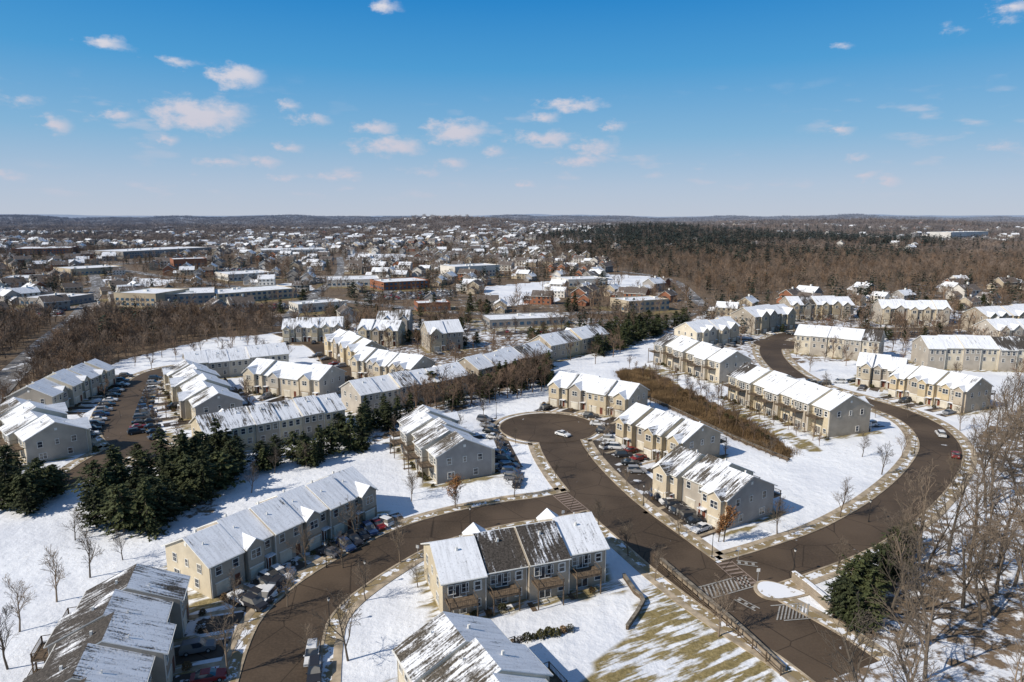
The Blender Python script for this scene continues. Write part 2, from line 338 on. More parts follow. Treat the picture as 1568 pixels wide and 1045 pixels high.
def townhouse(p1,p2,n,D=13,e=6.2,r=9.4,front='garage',rear='deck',gab=None,rf='roof0',rb='roof0',dark=(),stag=.9,wall='cream',endw=None,uw=None,dl=8,cars=.5,walls2='taupe',zst=.25,name='townhouse_row',darkside='b'):
    a=G(*p1,r);b=G(*p2,r); d=b-a; 
    if uw: d=d.normalized()*uw*n
    L=d.length; ang=math.atan2(d.y,d.x); c=a+d/2; w=L/n
    e0=bpy.data.objects.new(name,None); COL.objects.link(e0); e0.location=(c.x,c.y,0); e0.rotation_euler=(0,0,ang)
    FOOT.append((c.x,c.y,ang,L/2+1,D/2+2.2))
    Mx=Matrix.Translation((c.x,c.y,0))@Matrix.Rotation(ang,4,'Z')
    rnd=random.Random(int(p1[0]*7+p1[1]))
    wm=MB([wall,walls2,endw or walls2,'stone','brick']); rm=MB(['trim',rf,rb,'roof2','roof1']); wn=MB(['trim','glass','garage','door']); dk=MB(['deck','trim'])
    s=(r-e)/(D/2); X=-L/2
    if gab is None: gab=[i for i in range(n)]
    offs=[((i%2)*stag if stag else 0)+ (rnd.uniform(-.15,.15) if stag else 0) for i in range(n)]
    for i in range(n):
        x0=X+i*w;x1=x0+w; oy=offs[i]; oz=(rnd.choice((0,zst,-zst)) if zst else 0); ee=e+oz; rr=r+oz
        yf=-D/2+oy; yb=D/2+oy
        prof=[(yf,-.3),(yb,-.3),(yb,ee),(oy,rr-.05),(yf,ee)]
        vs=[(x0,y,z) for y,z in prof]+[(x1,y,z) for y,z in prof]
        fs=[(0,1,2,3,4),(9,8,7,6,5),(4,9,5,0),(1,6,7,2)]
        mf=(1 if i%3==1 else 0)
        wm.add(vs,fs,0,[2 if i==0 else 0,2 if i==n-1 else 0,mf,(1 if i%2 else 0)])
        xa=x0-(.4 if i==0 else 0); xb=x1+(.4 if i==n-1 else 0); oh=.45
        mtf=1;mtb=2
        if i in dark:
            if 'b' in darkside: mtb=3
            if 'f' in darkside: mtf=3
        elif not dark and rnd.random()<.2: mtb=4
        slab(rm,xa,xb,oy,rr+.12,yf-oh,ee+.12-oh*s,.2,mtf,0); slab(rm,xa,xb,oy,rr+.121,yb+oh,ee+.12-oh*s,.2,mtb,0)
        rm.box(xa,xb,yf-oh-.12,yf-oh,ee-.05-oh*s,ee+.08-oh*s,0); rm.box(xa,xb,yb+oh,yb+oh+.12,ee-.05-oh*s,ee+.08-oh*s,0)
        vx=x0+w*.5; vy=oy+2; rm.box(vx-.15,vx+.15,vy-.15,vy+.15,rr-2*s,rr-2*s+.65,0)
        vx=x0+w*.25; vy=oy-2.5; rm.box(vx-.08,vx+.08,vy-.08,vy+.08,rr-2.5*s,rr-2.5*s+.5,0)
        wn.box(x0+.12,x0+.22,yf-.12,yf-.02,0,ee-.2,0); wn.box(x0+.12,x0+.22,yb+.02,yb+.12,0,ee-.2,0)
        up=ee-1.55; xc=(x0+x1)/2
        if i in gab:
            gw=w*rnd.choice((.5,.56,.62)); gx=x0+w*.5+(rnd.choice((-1,1))*(w-gw)*.32); pj=1.1; gs=s*1.55
            gr=ee+gw/2*gs
            if gr>rr-.3: gr=rr-.3; gs=(gr-ee)/(gw/2)
            ym=oy-(rr-gr)/s+.5; yff=yf-pj
            prof=[(gx-gw/2,-.3),(gx+gw/2,-.3),(gx+gw/2,ee),(gx,gr-.05),(gx-gw/2,ee)]
            vs=[(x,yff,z) for x,z in prof]+[(x,yf+.4,z) for x,z in prof]
            wm.add(vs,[(0,1,2,3,4),(9,8,7,6,5),(1,6,7,2),(4,9,5,0),(2,7,8,3),(3,8,9,4)],mf)
            for sg in (-1,1):
                xe=gx+sg*(gw/2+.35); ze=ee+.1-.35*gs
                vs=[(gx,yff-.35,gr+.1),(gx,ym,gr+.1),(xe,ym,ze),(xe,yff-.35,ze)]; vs+=[(x,y,z-.18) for x,y,z in vs]
                rm.add(vs,[(0,1,2,3),(4,7,6,5),(0,4,5,1),(1,5,6,2),(2,6,7,3),(3,7,4,0)],0,[mtf,0,0,0,0,0])
            window(wn,(gx,yff),'x',-1,up,min(1.7,gw-.8),1.4)
            if front=='garage':
                if rnd.random()<.6: wm.box(gx-gw/2-.02,gx+gw/2+.02,yff-.03,yff+.3,-.2,2.7,3)
                wn.box(gx-1.25,gx+1.25,yff-.09,yff-.0,0,2.14,2)
                for k in range(1,4): wn.box(gx-1.2,gx+1.2,yff-.105,yff-.09,k*.53-.015,k*.53+.015,0)
                wn.box(gx-1.4,gx+1.4,yff-.14,yff-.02,2.15,2.35,0)
            else: window(wn,(gx,yff),'x',-1,1.5,1.6,1.5)
            ox=x0+w*.5-(gx-(x0+w*.5))*2.2; ox=min(max(ox,x0+1.0),x1-1.0)
            window(wn,(ox,yf),'x',-1,up,.95,1.35)
            wn.box(ox-.48,ox+.48,yf-.06,yf,0.15,2.2,3); wn.box(ox-.62,ox-.48,yf-.1,yf,0.1,2.35,0); wn.box(ox+.48,ox+.62,yf-.1,yf,.1,2.35,0)
            rm.box(ox-.9,ox+.9,yf-1.2,yf,2.5,2.65,mtf); wn.tube((ox-.8,yf-1.1,0),(ox-.8,yf-1.1,2.5),.07,.07,6,0)
            drv_front=(gx,yff)
        else:
            for q in ((.25,.75) if w<6.6 else (.2,.5,.8)): window(wn,(x0+w*q,yf),'x',-1,up,1.0,1.4)
            if front=='garage':
                gx=x0+w*.35; wn.box(gx-1.25,gx+1.25,yf-.06,yf+.1,0,2.15,2); wn.box(gx-1.4,gx+1.4,yf-.1,yf-.0,2.15,2.32,0)
                wn.box(x0+w*.78-.48,x0+w*.78+.48,yf-.06,yf,.15,2.2,3)
            else:
                for q in (.3,.7): window(wn,(x0+w*q,yf),'x',-1,1.55,1.0,1.4)
                gx=xc
            drv_front=(gx,yf)
        if ee>7.2:
            for q in (.25,.75): window(wn,(x0+w*q,yf),'x',-1,3.9,1.0,1.3)
        if front=='garage' and dl>0:
            g0,g1=drv_front; ww=3.0 if w<6.5 else 4.2
            cs=[Mx@Vector(q) for q in ((g0-ww/2,g1+.0,.016),(g0+ww/2,g1,.016),(g0+ww/2,g1-dl,.016),(g0-ww/2,g1-dl,.016))]
            drv.add(cs,[(0,1,2,3)],0)
            if rnd.random()<cars:
                q=Mx@Vector((g0+rnd.uniform(-.3,.3),g1-3.1-rnd.uniform(0,1.5),0)); car(q.x,q.y,ang+math.pi/2*rnd.choice((-1,1))+rnd.uniform(-.03,.03))
            ox=x0+w*.82; cs=[Mx@Vector(q) for q in ((ox-.5,yf,.02),(ox+.5,yf,.02),(ox+.5,yf-dl,.02),(ox-.5,yf-dl,.02))]; drv.add(cs,[(0,1,2,3)],1)
        for q in (.2,.5,.8): window(wn,(x0+w*q,yb),'x',1,up,1.0,1.4)
        if rear=='deck':
            zf=ee-2.95
            window(wn,(x0+w*.62,yb),'x',1,zf+1.1,1.9,2.0,False); window(wn,(x0+w*.22,yb),'x',1,zf+1.3,1.0,1.4)
            if zf>2.3:
                window(wn,(x0+w*.62,yb),'x',1,1.2,1.9,2.0,False); window(wn,(x0+w*.22,yb),'x',1,1.5,1.0,1.2)
            dx0=x0+w*.32;dx1=x0+w*.95;dy=yb+2.9; zd=max(zf,.5)
            dk.box(dx0,dx1,yb,dy,zd-.2,zd,0)
            for px in (dx0+.1,dx1-.1):
                dk.box(px-.08,px+.08,dy-.2,dy-.04,0,zd+1,0)
            for (ax0,ax1,ay0,ay1) in ((dx0,dx1,dy-.1,dy-.04),(dx0,dx0+.06,yb,dy),(dx1-.06,dx1,yb,dy)):
                dk.box(ax0,ax1,ay0,ay1,zd+.92,zd+1.0,0); dk.box(ax0,ax1,ay0,ay1,zd+.1,zd+.16,0)
            k=dx0
            while k<dx1: dk.box(k,k+.05,dy-.09,dy-.05,zd+.16,zd+.92,0); k+=.3
            if zd>1: dk.box(dx1+.05,dx1+.9,yb+.3,dy,-.1,.02,0); 
        elif rear=='plain':
            for q in (.25,.75): window(wn,(x0+w*q,yb),'x',1,ee-4.3,1.0,1.4)
    for sg,x,oy in ((-1,-L/2,offs[0]),(1,L/2,offs[-1])):
        for yy in (-D*.28,D*.28): window(wn,(x,oy+yy),'y',sg,e-1.6,1.0,1.4)
        window(wn,(x,oy),'y',sg,e-1.6,.7,1.2)
        window(wn,(x,oy-D*.2),'y',sg,1.6,1.0,1.4)
        if rnd.random()<.7: window(wn,(x,oy+D*.25),'y',sg,1.6,1.5,1.4)
        wn.box(x,x+sg*.06,oy-.3,oy+.3,e+1.3,e+1.9,0)
    obj('walls',wm.mesh('walls'),e0); obj('roof',rm.mesh('roof'),e0); obj('windows_and_doors',wn.mesh('windows_and_doors'),e0)
    if dk.v: obj('decks',dk.mesh('decks'),e0)
    return e0
T=townhouse
T((903,788),(660,827),4,13,6.2,9.4,front='none',gab=[0,2],dark=(1,2),stag=0.8,wall='taupe',walls2='taupe',endw='cream',rb='roof0')
T((680,940),(775,1060),4,13,6,9.0,rf='roof1',rb='roof0',uw=6.8,stag=1.3,front='none',gab=[],dark=(9,))
T((108,1100),(200,890),5,13,6,9.0,rb='roof2',rf='roof3',uw=6.6,stag=1.6,gab=[],wall='taupe',cars=.6)
T((283,822),(542,717),6,12.5,6,9.0,gab=[1,3,5],rf='roof0',rb='roof3',wall='taupe',endw='cream',cars=.8,dark=(9,))
T((712,672),(648,621),5,13.5,6.6,9.9,rb='roof1',rf='roof0',stag=1.6,gab=[0,2,4],cars=.8,endw='grey')
T((1040,685),(1152,728),3,14,6.6,9.9,rf='roof1',gab=[0,2],stag=1.8,endw='grey',wall='tan',cars=.8,dark=(9,))
T((975,619),(1070,650),4,13.5,6.6,9.9,rf='roof3',gab=[0,2,3],stag=1.6,endw='taupe',wall='tan',cars=.8,dark=(9,))
T((858,569),(975,588),4,13,6.6,9.8,gab=[0,1,3],stag=1.3,wall='tan',endw='taupe')
T((1305,605),(1145,556),7,14.5,8,11.6,dark=(6,),rb='roof0',gab=[0,2,4],stag=1.2,endw='taupe')
T((1128,538),(1028,511),6,14,8,11.6,dark=(5,),gab=[0,3],stag=1.4,endw='taupe')
T((1050,494),(1118,486),4,14,7.5,11.2,stag=1,wall='tan',endw='cream')
T((1352,508),(1225,497),5,14.5,8.4,12,front='none',rear='plain',dark=(0,),stag=.6)
T((1138,472),(1200,465),3,15,9,13,wall='tan'); T((1203,455),(1298,454),5,15,8.5,12.6,wall='tan',dark=(1,),darkside='f'); T((1345,459),(1448,461),5,15,9,13,wall='tan')
T((1494,470),(1590,466),5,15,9,13,wall='tan')
T((1570,516),(1410,513),6,14.5,8.8,12.6,front='none',rear='plain',dark=(0,1),stag=.6); T((1510,490),(1600,488),4,14,8,12,wall='tan')
T((1318,541),(1388,548),3,13.5,7,10.6,wall='tan',stag=1.5); T((1385,557),(1502,580),5,13.5,7,10.4,wall='tan',stag=1.5,endw='taupe')
T((512,601),(300,637),6,13,6.6,9.8,front='garage',rear='plain',gab=[0,2,4],stag=.5,endw='cream',rb='roof3')
T((700,555),(535,583),6,13,6.6,9.8,rear='plain',gab=[0,2,4],stag=.5)
T((395,550),(505,562),4,13.5,6.8,10.2,gab=[0,1,3],wall='tan'); T((435,526),(282,540),5,13,6.6,9.8,rear='plain',gab=[0,2],stag=.4)
T((283,550),(325,602),6,13,6.2,9.4,gab=[0,2,4],stag=1.6,endw='grey',rf='roof3')
T((42,592),(145,550),7,13,6.2,9.4,gab=[1,3,5],stag=1.5,wall='cream',rf='roof0',rb='roof3')
T((84,648),(32,606),4,13,6.2,9.4,gab=[0,2],stag=1.6,rb='roof3')
T((520,504),(565,522),4,13,7,10.8,wall='tan',stag=1.2); T((555,490),(614,491),3,14,7.5,11.2,rf='roof3',endw='cream')
T((558,532),(648,546),5,13,7,10.6,wall='tan'); T((650,492),(702,489),2,15,8.5,13,wall='tan',gab=[0])
T((824,521),(712,548),5,13,6.8,10.2,rear='plain',gab=[1]); T((915,497),(824,513),4,13,6.8,10.4,rear='plain',gab=[1],wall='tan')
T((435,488),(525,486),5,13.5,7,10.8,rf='roof3'); T((580,476),(628,476),2,14,8,12,rf='roof1')
obj('driveways',drv.mesh('driveways'))
# ---------------------------------------------------------------- commercial blocks
def block(p1,p2,depth,h,wall,name='commercial_building',glass='blueglass',pent=True):
    a=G(*p1);b=G(*p2); d=b-a;L=d.length;ang=math.atan2(d.y,d.x); q=Vector((-d.y,d.x,0)).normalized(); c=a+d/2+q*depth/2
    FOOT.append((c.x,c.y,ang,L/2+6,depth/2+12))
    e0=bpy.data.objects.new(name,None); COL.objects.link(e0); e0.location=(c.x,c.y,float(hfun(c.x,c.y))); e0.rotation_euler=(0,0,ang)
    wb=MB([wall,'trim',glass,'flatroof']); x=L/2;y=depth/2
    wb.box(-x,x,-y,y,-1,h,0); wb.box(-x+.4,x-.4,-y+.4,y-.4,h,h+.05,3)
    for (x0,x1,y0,y1) in ((-x,x,-y-.05,-y+.4),(-x,x,y-.4,y+.05),(-x-.05,-x+.4,-y+.4,y-.4),(x-.4,x+.05,-y+.4,y-.4)): wb.box(x0,x1,y0,y1,h+.002,h+.6,0)
    k=-x+1.5
    while k<x-2:
        for z in ([1.2] if h<6.5 else [1.2,4.4]): wb.box(k,k+2.2,-y-.08,-y,z,z+1.7,2)
        k+=3.9
    k=-y+1.5
    while k<y-2:
        for sg in (-1,1): wb.box(sg*x,sg*(x+.08),k,k+2,1.2,2.9,2)
        k+=4
    for j in range(max(2,int(L/15))):
        ux=random.uniform(-x*.8,x*.8);uy=random.uniform(-y*.6,y*.6); wb.box(ux-1.2,ux+1.2,uy-1,uy+1,h+.05,h+1.3,1)
    obj('structure',wb.mesh('structure'),e0)
block((176,470),(240,472),34,9,'beigewall','school_building'); block((243,470),(330,466),44,7.5,'greywall','school_building'); block((333,466),(455,456),36,6.5,'beigewall','school_building')
block((267,416),(318,414),30,11,'redwall'); block((457,480),(530,474),18,5,'whitewall'); block((588,446),(658,442),34,6.5,'redwall'); block((500,440),(582,438),40,5.5,'whitewall')
block((190,403),(325,394),70,8,'greywall'); block((110,425),(190,420),45,6,'beigewall'); block((400,395),(500,393),70,8,'whitewall')
block((750,503),(870,498),22,4,'greywall'); block((697,427),(765,423),30,11,'whitewall'); block((962,480),(1024,476),22,7,'beigewall')
block((1455,370),(1512,368),50,16,'whitewall'); block((30,468),(90,470),30,5,'greywall'); block((20,400),(110,398),80,8,'redwall'); block((870,440),(930,438),28,6,'whitewall')
block((350,432),(420,428),40,6,'whitewall'); block((0,440),(60,438),40,6,'whitewall'); block((640,478),(690,476),16,5,'redwall')
# water tower-like landmark on the far ridge
# ---------------------------------------------------------------- zones
Z=lambda *l:[(p.x,p.y) for p in GP(l)]
WOODS=[Z((95,490),(250,488),(430,486),(432,512),(330,517),(185,552),(60,610),(-60,680),(-60,492)),
       Z((1050,462),(1110,452),(1350,432),(1620,440),(1620,395),(1200,385),(900,392),(1010,430)),]
GRASS=[Z((955,985),(985,905),(1015,890),(1190,1015),(1200,1060),(860,1060)),
       Z((1100,625),(1115,615),(1265,690),(1240,695)), Z((690,815),(705,800),(650,810)), Z((170,680),(215,650),(300,672),(285,690)),Z((985,560),(1040,570),(1040,590),(980,575))]
DITCH=Z((945,567),(985,563),(1060,600),(1140,640),(1215,688),(1205,703),(1120,668),(1030,625),(955,592))
LITTER=[Z((1215,990),(1300,900),(1400,810),(1470,740),(1500,660),(1620,590),(1900,1200),(1200,1200)),
        Z((560,690),(580,640),(700,600),(840,560),(850,575),(740,620),(660,640)),
        Z((910,520),(1050,480),(1060,500),(1000,520),(920,550)),Z((120,800),(150,720),(300,675),(380,690),(330,790),(210,815)),
        Z((430,500),(760,480),(1000,470),(1000,520),(840,560),(520,600),(540,520))]
SNOWF=[Z((742,440),(850,430),(856,462),(740,472)),Z((925,420),(1000,424),(985,458),(930,440)),Z((350,442),(470,432),(480,445),(360,452)),
       Z((180,560),(300,530),(430,508),(435,525),(300,545),(190,575)),Z((540,388),(640,392),(640,402),(530,400)),Z((180,425),(260,430),(240,440),(150,432)),Z((870,372),(960,372),(940,380),(860,380))]
THIN=[Z((1090,470),(1600,460),(1600,540),(1160,560),(1000,520),(1060,490))]
def infoot(x,y,pad=0):
    for cx,cy,a,hx,hy in FOOT:
        dx=x-cx;dy=y-cy; lx=dx*math.cos(a)+dy*math.sin(a); ly=-dx*math.sin(a)+dy*math.cos(a)
        if abs(lx)<hx+pad and abs(ly)<hy+pad: return True
    return False
# ---------------------------------------------------------------- ground sheet
def axis(lo,hi,st,far_lo,far_hi,g=1.09):
    a=list(np.arange(lo,hi,st)); s=st;x=hi
    up=[]
    while x<far_hi: up.append(x); s*=g; x+=s
    up.append(far_hi); dn=[]; s=st;x=lo
    while x>far_lo: s*=g; x-=s; dn.append(x)
    return np.array(sorted(dn)+a+up)
xs=axis(-260,280,2.0,-13000,13000,1.07); ys=axis(30,420,2.0,-1500,14000,1.04)
XX,YY=np.meshgrid(xs,ys); hz=hfun(XX,YY); nx,ny=len(xs),len(ys)
def inz(poly): return inpoly(XX,YY,poly)
dm=inz(DITCH)
me=bpy.data.meshes.new('ground')
me_z=hz-0.9*dm
V=np.stack([XX,YY,me_z],-1).reshape(-1,3)
idx=np.arange(nx*ny).reshape(ny,nx); q=np.stack([idx[:-1,:-1],idx[:-1,1:],idx[1:,1:],idx[1:,:-1]],-1).reshape(-1,4)
me.vertices.add(len(V)); me.vertices.foreach_set('co',V.ravel()); me.loops.add(q.size); me.loops.foreach_set('vertex_index',q.ravel())
me.polygons.add(len(q)); me.polygons.foreach_set('loop_start',np.arange(0,q.size,4)); me.polygons.foreach_set('loop_total',np.full(len(q),4)); me.update(); me.validate()
lit=np.zeros(XX.shape); gr=np.zeros(XX.shape); rr=np.hypot(XX,YY)
lit=np.clip((rr-300)/120,0,1)*.66+np.clip((rr-1200)/1500,0,1)*.3
for p in WOODS: lit=np.maximum(lit,inz(p)*.9)
for p in LITTER: lit=np.maximum(lit,inz(p)*.50)
for p in THIN: lit=np.where(inz(p),.45,lit)
for p in GRASS: gr=np.maximum(gr,inz(p)*1.0)
for p in SNOWF: lit=np.where(inz(p),.12,lit)
for cx,cy,a,hx,hy in FOOT:
    dx=XX-cx;dy=YY-cy; lx=dx*math.cos(a)+dy*math.sin(a); ly=-dx*math.sin(a)+dy*math.cos(a)
    gr=np.maximum(gr,((abs(lx)<hx+1.5)&(abs(ly)<hy+1.2))*.75)
lit=np.where(dm,1.25,lit)
ca=me.color_attributes.new('zone','FLOAT_COLOR','POINT'); ca.data.foreach_set('color',np.stack([lit,gr,lit*0,lit*0+1],-1).ravel())
m,nt,b=newmat('snowy_ground'); p=pos(nt)
at=N(nt,'ShaderNodeAttribute',attribute_name='zone'); sp=N(nt,'ShaderNodeSeparateColor'); nt.links.new(at.outputs['Color'],sp.inputs[0])
n1=noise(nt,p,.045,5,.6); n2=noise(nt,p,.35,5,.68); n3=noise(nt,p,1.6,3,.7); nb=noise(nt,p,.012,3,.6)
snow=mixc(nt,rng(nt,n1,.35,.65),(.70,.725,.775),(.83,.85,.88))
li=mixc(nt,rng(nt,n2,.35,.65),(.095,.068,.045),(.20,.145,.095)); gs=mixc(nt,rng(nt,n3,.3,.7),(.17,.135,.055),(.31,.245,.115))
comb=math_(nt,'ADD',math_(nt,'MULTIPLY',n2,.5),math_(nt,'MULTIPLY',math_(nt,'ADD',n1,nb),.25))
fl=math_(nt,'ADD',comb,math_(nt,'MULTIPLY',math_(nt,'SUBTRACT',sp.outputs[0],.5),.5)); fl=rng(nt,fl,.46,.52)
fl=math_(nt,'MULTIPLY',fl,rng(nt,sp.outputs[0],.05,.2))
col=mixc(nt,fl,snow,li)
stn=noise(nt,p,1,4,.6,sc3=(.13,.75,.3),rot=-.5)
fg=math_(nt,'ADD',math_(nt,'MULTIPLY',stn,.7),math_(nt,'ADD',math_(nt,'MULTIPLY',n2,.15),math_(nt,'MULTIPLY',n1,.15))); fg=math_(nt,'MULTIPLY',rng(nt,fg,.43,.52),rng(nt,sp.outputs[1],.2,.8))
col=mixc(nt,fg,col,gs)
tf=math_(nt,'MULTIPLY',rng(nt,n3,.60,.70),rng(nt,n1,.46,.58)); col=mixc(nt,math_(nt,'MULTIPLY',tf,.6),col,(.3,.24,.12))
nt.links.new(painted_haze(nt,col),b.inputs['Base Color'])
bump(nt,b,math_(nt,'ADD',math_(nt,'MULTIPLY',n1,3),n2),.7,.5)
me.materials.append(m); g=obj('ground',me)
me.polygons.foreach_set('use_smooth',np.ones(len(me.polygons),bool))
# ---------------------------------------------------------------- trees
def baretree(seed,h,levels,nch,rmin,mat,sides=(6,4,3,3,3),spread=.75,trunk=.25,lean=0):
    rd=random.Random(seed); mb=MB([mat])
    def grow(p,d,L,r,lv):
        segs=3 if lv<2 else (2 if lv<3 else 1); q=p.copy(); dd=d.copy(); rr0=r; pts=[(q.copy(),r,dd.copy())]
        for k in range(segs):
            dd=(dd+Vector((rd.uniform(-1,1),rd.uniform(-1,1),rd.uniform(-.3,.5)))*(.12+.06*lv)).normalized()
            nq=q+dd*(L/segs); r1=max(rmin,r*(1-(k+1)/segs*.65)); mb.tube(q,nq,max(rr0,rmin),r1,sides[min(lv,4)]); q=nq; rr0=r1; pts.append((q.copy(),r1,dd.copy()))
        if lv>=levels: return
        n=nch[lv]
        for j in range(n):
            t=(.28 if lv==0 else .15)+(1-(.28 if lv==0 else .15))*(j+rd.random()*.8)/n
            i=min(segs-1,int(t*segs)); f=t*segs-i; bp=pts[i][0].lerp(pts[i+1][0],f); br=pts[i][1]*(1-f)+pts[i+1][1]*f
            a=pts[i][2].orthogonal().normalized(); a.rotate(Matrix.Rotation(rd.random()*6.28+j*2.4,3,pts[i][2]))
            an=rd.uniform(.5,1.05)*spread*(1.2-.5*t if lv==0 else 1)
            nd=(pts[i][2]*math.cos(an)+a*math.sin(an)+Vector((0,0,.12))).normalized()
            grow(bp,nd,L*rd.uniform(.42,.66)*(1.15-.45*t),br*.6,lv+1)
    grow(Vector((0,0,-.2)),Vector((lean,0,1)).normalized(),h*.78,trunk,0)
    return mb
BT=[baretree(i,9,4,(9,5,4,2),.018,'bark',trunk=.17,spread=.85).mesh('bare_tree_mesh') for i in range(5)]
BM=[baretree(60+i,9.5,3,(9,5,4),.033,'barkmid',trunk=.18,spread=.9).mesh('bare_tree_mesh') for i in range(4)]
TT=[baretree(20+i,15,4,(8,5,3,2),.024,'bark',spread=.85,trunk=.30,lean=.06).mesh('tall_bare_tree_mesh') for i in range(6)]
MT=[baretree(40+i,11,3,(8,4,2),.06,'barkfar' if i%2 else 'barkfar2',sides=(4,3,3,3,3),trunk=.22,spread=.9).mesh('woodland_tree') for i in range(3)]
def clump(seed,n,mat,R_,hh):
    rd=random.Random(seed); mb=MB([mat])
    for k in range(n):
        x=rd.uniform(-R_,R_);y=rd.uniform(-R_,R_);h=hh*rd.uniform(.7,1.15)
        mb.tube((x,y,-2),(x,y,h*.6),.3,.12,3)
        for j in range(18):
            z=rd.uniform(.3,.75)*h;a=rd.random()*6.28; l=rd.uniform(.15,.4)*h
            e=(x+math.cos(a)*l,y+math.sin(a)*l,min(h,z+rd.uniform(.4,1)*l)); mb.tube((x,y,z),e,.19,.09,3)
    return mb.mesh('distant_tree_clump')
CL=[clump(i,12,'barkfar' if i%2 else 'barkfar2',20,12) for i in range(3)]
def pine(seed,h,Rm,mat,nw,nb,nt_,rnd_top=False,sz=.5):
    rd=random.Random(seed); mb=MB(['bark',mat]); mb.tube((0,0,-.3),(0,0,h*.95),h*.016+.04,.03,5,0)
    for i in range(nw):
        t=(i+rd.random()*.6)/nw; z=h*(.06+.93*t)
        Rr=Rm*((1-t)**.6 if not rnd_top else math.sin(math.pi*min(1,(.28+t*.71)))**.7)*rd.uniform(.55,1.2)
        for j in range(max(3,int(nb*(1-.6*t)))):
            a=rd.random()*6.28; l=Rr*rd.uniform(.55,1.2); dz=-.18*l+rd.uniform(-.1,.1) if not rnd_top else .15*l
            mb.tube((0,0,z),(math.cos(a)*l*.8,math.sin(a)*l*.8,z+dz*.8),.03,.012,3,0)
            for k in range(nt_):
                s=(k+rd.random())/nt_; s=.15+.85*s; x=math.cos(a)*l*s;y=math.sin(a)*l*s; zz=z+dz*s+rd.uniform(-.15,.15)
                q=sz*rd.uniform(.6,1.2); aa=a+rd.uniform(-1,1); dx=math.cos(aa)*q;dy=math.sin(aa)*q; px=-dy*.4;py=dx*.4
                tz=rd.uniform(-.25,.25)*q
                mb.add([(x-px,y-py,zz),(x+dx,y+dy,zz+tz),(x+px,y+py,zz+rd.uniform(-.1,.2)),(x-dx*.3,y-dy*.3,zz+q*.45)],[(0,1,2),(0,2,3)],1)
    return mb.mesh('pine_tree_mesh')
PN=[pine(1,9.5,3.3,'needle',20,13,7,sz=.6),pine(3,8.5,4.1,'needle',18,14,8,True,.65),pine(5,8,3.8,'needle',17,13,8,True,.65),pine(4,10,3.3,'needle',22,12,7,sz=.6),pine(6,8.5,4.4,'needle',16,13,8,True,.7),pine(7,7.5,4.0,'needle',15,13,8,True,.7)]
PF=[pine(8,12,3.6,'needlefar',9,7,3,sz=1.3),pine(9,12,4,'needlefar',9,7,3,True,1.4)]
def shrubmesh(seed,mat,n=260,R_=.8):
    rd=random.Random(seed); mb=MB([mat,'bark'])
    for k in range(8): a=rd.random()*6.28; mb.tube((0,0,0),(math.cos(a)*R_*.6,math.sin(a)*R_*.6,R_*.9),.03,.01,3,1)
    for k in range(n):
        a=rd.random()*6.28; u=rd.random(); r=R_*(.5+.5*rd.random())*math.sqrt(1-u*u*.8); x=math.cos(a)*r;y=math.sin(a)*r;z=u*R_*1.2+.05;q=.14
        v=Vector((rd.uniform(-1,1),rd.uniform(-1,1),rd.uniform(-1,1))).normalized()*q; w=v.orthogonal().normalized()*q*.6
        c=Vector((x,y,z)); mb.add([c-v,c+w,c+v,c-w],[(0,1,2,3)],0)
    return mb.mesh('shrub_mesh')
SH=[shrubmesh(1,'shrub'),shrubmesh(2,'shrub'),shrubmesh(3,'brush',220,.7)]
def brushmesh(seed):
    rd=random.Random(seed); mb=MB(['brush'])
    for k in range(150):
        x=rd.gauss(0,1.1);y=rd.gauss(0,1.1);h=rd.uniform(.6,1.7); mb.tube((x,y,0),(x+rd.uniform(-.4,.4),y+rd.uniform(-.4,.4),h),.045,.02,3)
    return mb.mesh('brush_mesh')
BR=[brushmesh(1),brushmesh(2)]
def oak(seed):
    mb=baretree(seed,8,3,(9,5,4),.02,'bark',trunk=.16); mb.mats.append('brownleaf'); rd=random.Random(seed)
    vs=[v for v in mb.v if v[2]>2.2]
    for k in range(1500):
        c=Vector(rd.choice(vs))+Vector((rd.uniform(-.3,.3),)*3); v=Vector((rd.uniform(-1,1),rd.uniform(-1,1),rd.uniform(-1,1))).normalized()*.13; w=v.orthogonal().normalized()*.09
        mb.add([c-v,c+w,c+v,c-w],[(0,1,2,3)],1)
    return mb.mesh('oak_tree_mesh')
OK=oak(77)
def tree(kind,u,v,s=1.0,world=None,ms=None):
    p=world or G(u,v); z=float(hfun(p[0],p[1]))
    me=ms or {'bare_tree':BT,'tall_bare_tree':TT,'pine_tree':PN}.get(kind); me=random.choice(me) if me else OK
    s=s*random.uniform(.88,1.12); return obj(kind,me,None,(p[0],p[1],z),random.random()*6.28,(s,s,s*random.uniform(.92,1.08)))
for u,v,s in ((87,922,.95),(138,885,.9),(30,968,.95),(12,1025,1),(188,858,.6),(115,828,.6),(533,1012,1.1),(355,958,.9),(350,1035,1),(545,830,.8),(613,862,.8),(468,870,.8),(630,768,.7),(787,762,.7),
    (1190,818,.8),(1285,792,.85),(1350,727,.85),(1380,702,.7),(962,852,.8),(1003,890,.7),(915,812,.7),(1100,975,.9),(560,920,.7),(1240,570,.7),(1265,600,.7),(700,780,.5),(1280,880,.8),(1180,700,.6),(1320,700,.6),
    (660,870,.6),(640,900,.5),(385,755,.7),(420,725,.7),(470,715,.6),(740,640,.6),(900,700,.5),(990,770,.5),(960,745,.5),(850,735,.5),(1040,820,.5),(1470,660,.7),(1455,745,.7),(1490,700,.8),(1110,700,.5),(525,870,.7),(440,930,.6),(470,1000,.5),(240,650,.5),(215,640,.5),(330,700,.6),(1390,640,.5),(1340,640,.5),(1130,640,.4),(380,600,.6),(360,620,.6),(250,600,.5)):
    tree('bare_tree',u,v,s)
for u,v,s in ((697,778,.95),(1108,830,.9),(1100,830,.6),(820,530,.6)): tree('oak_tree',u,v,s)
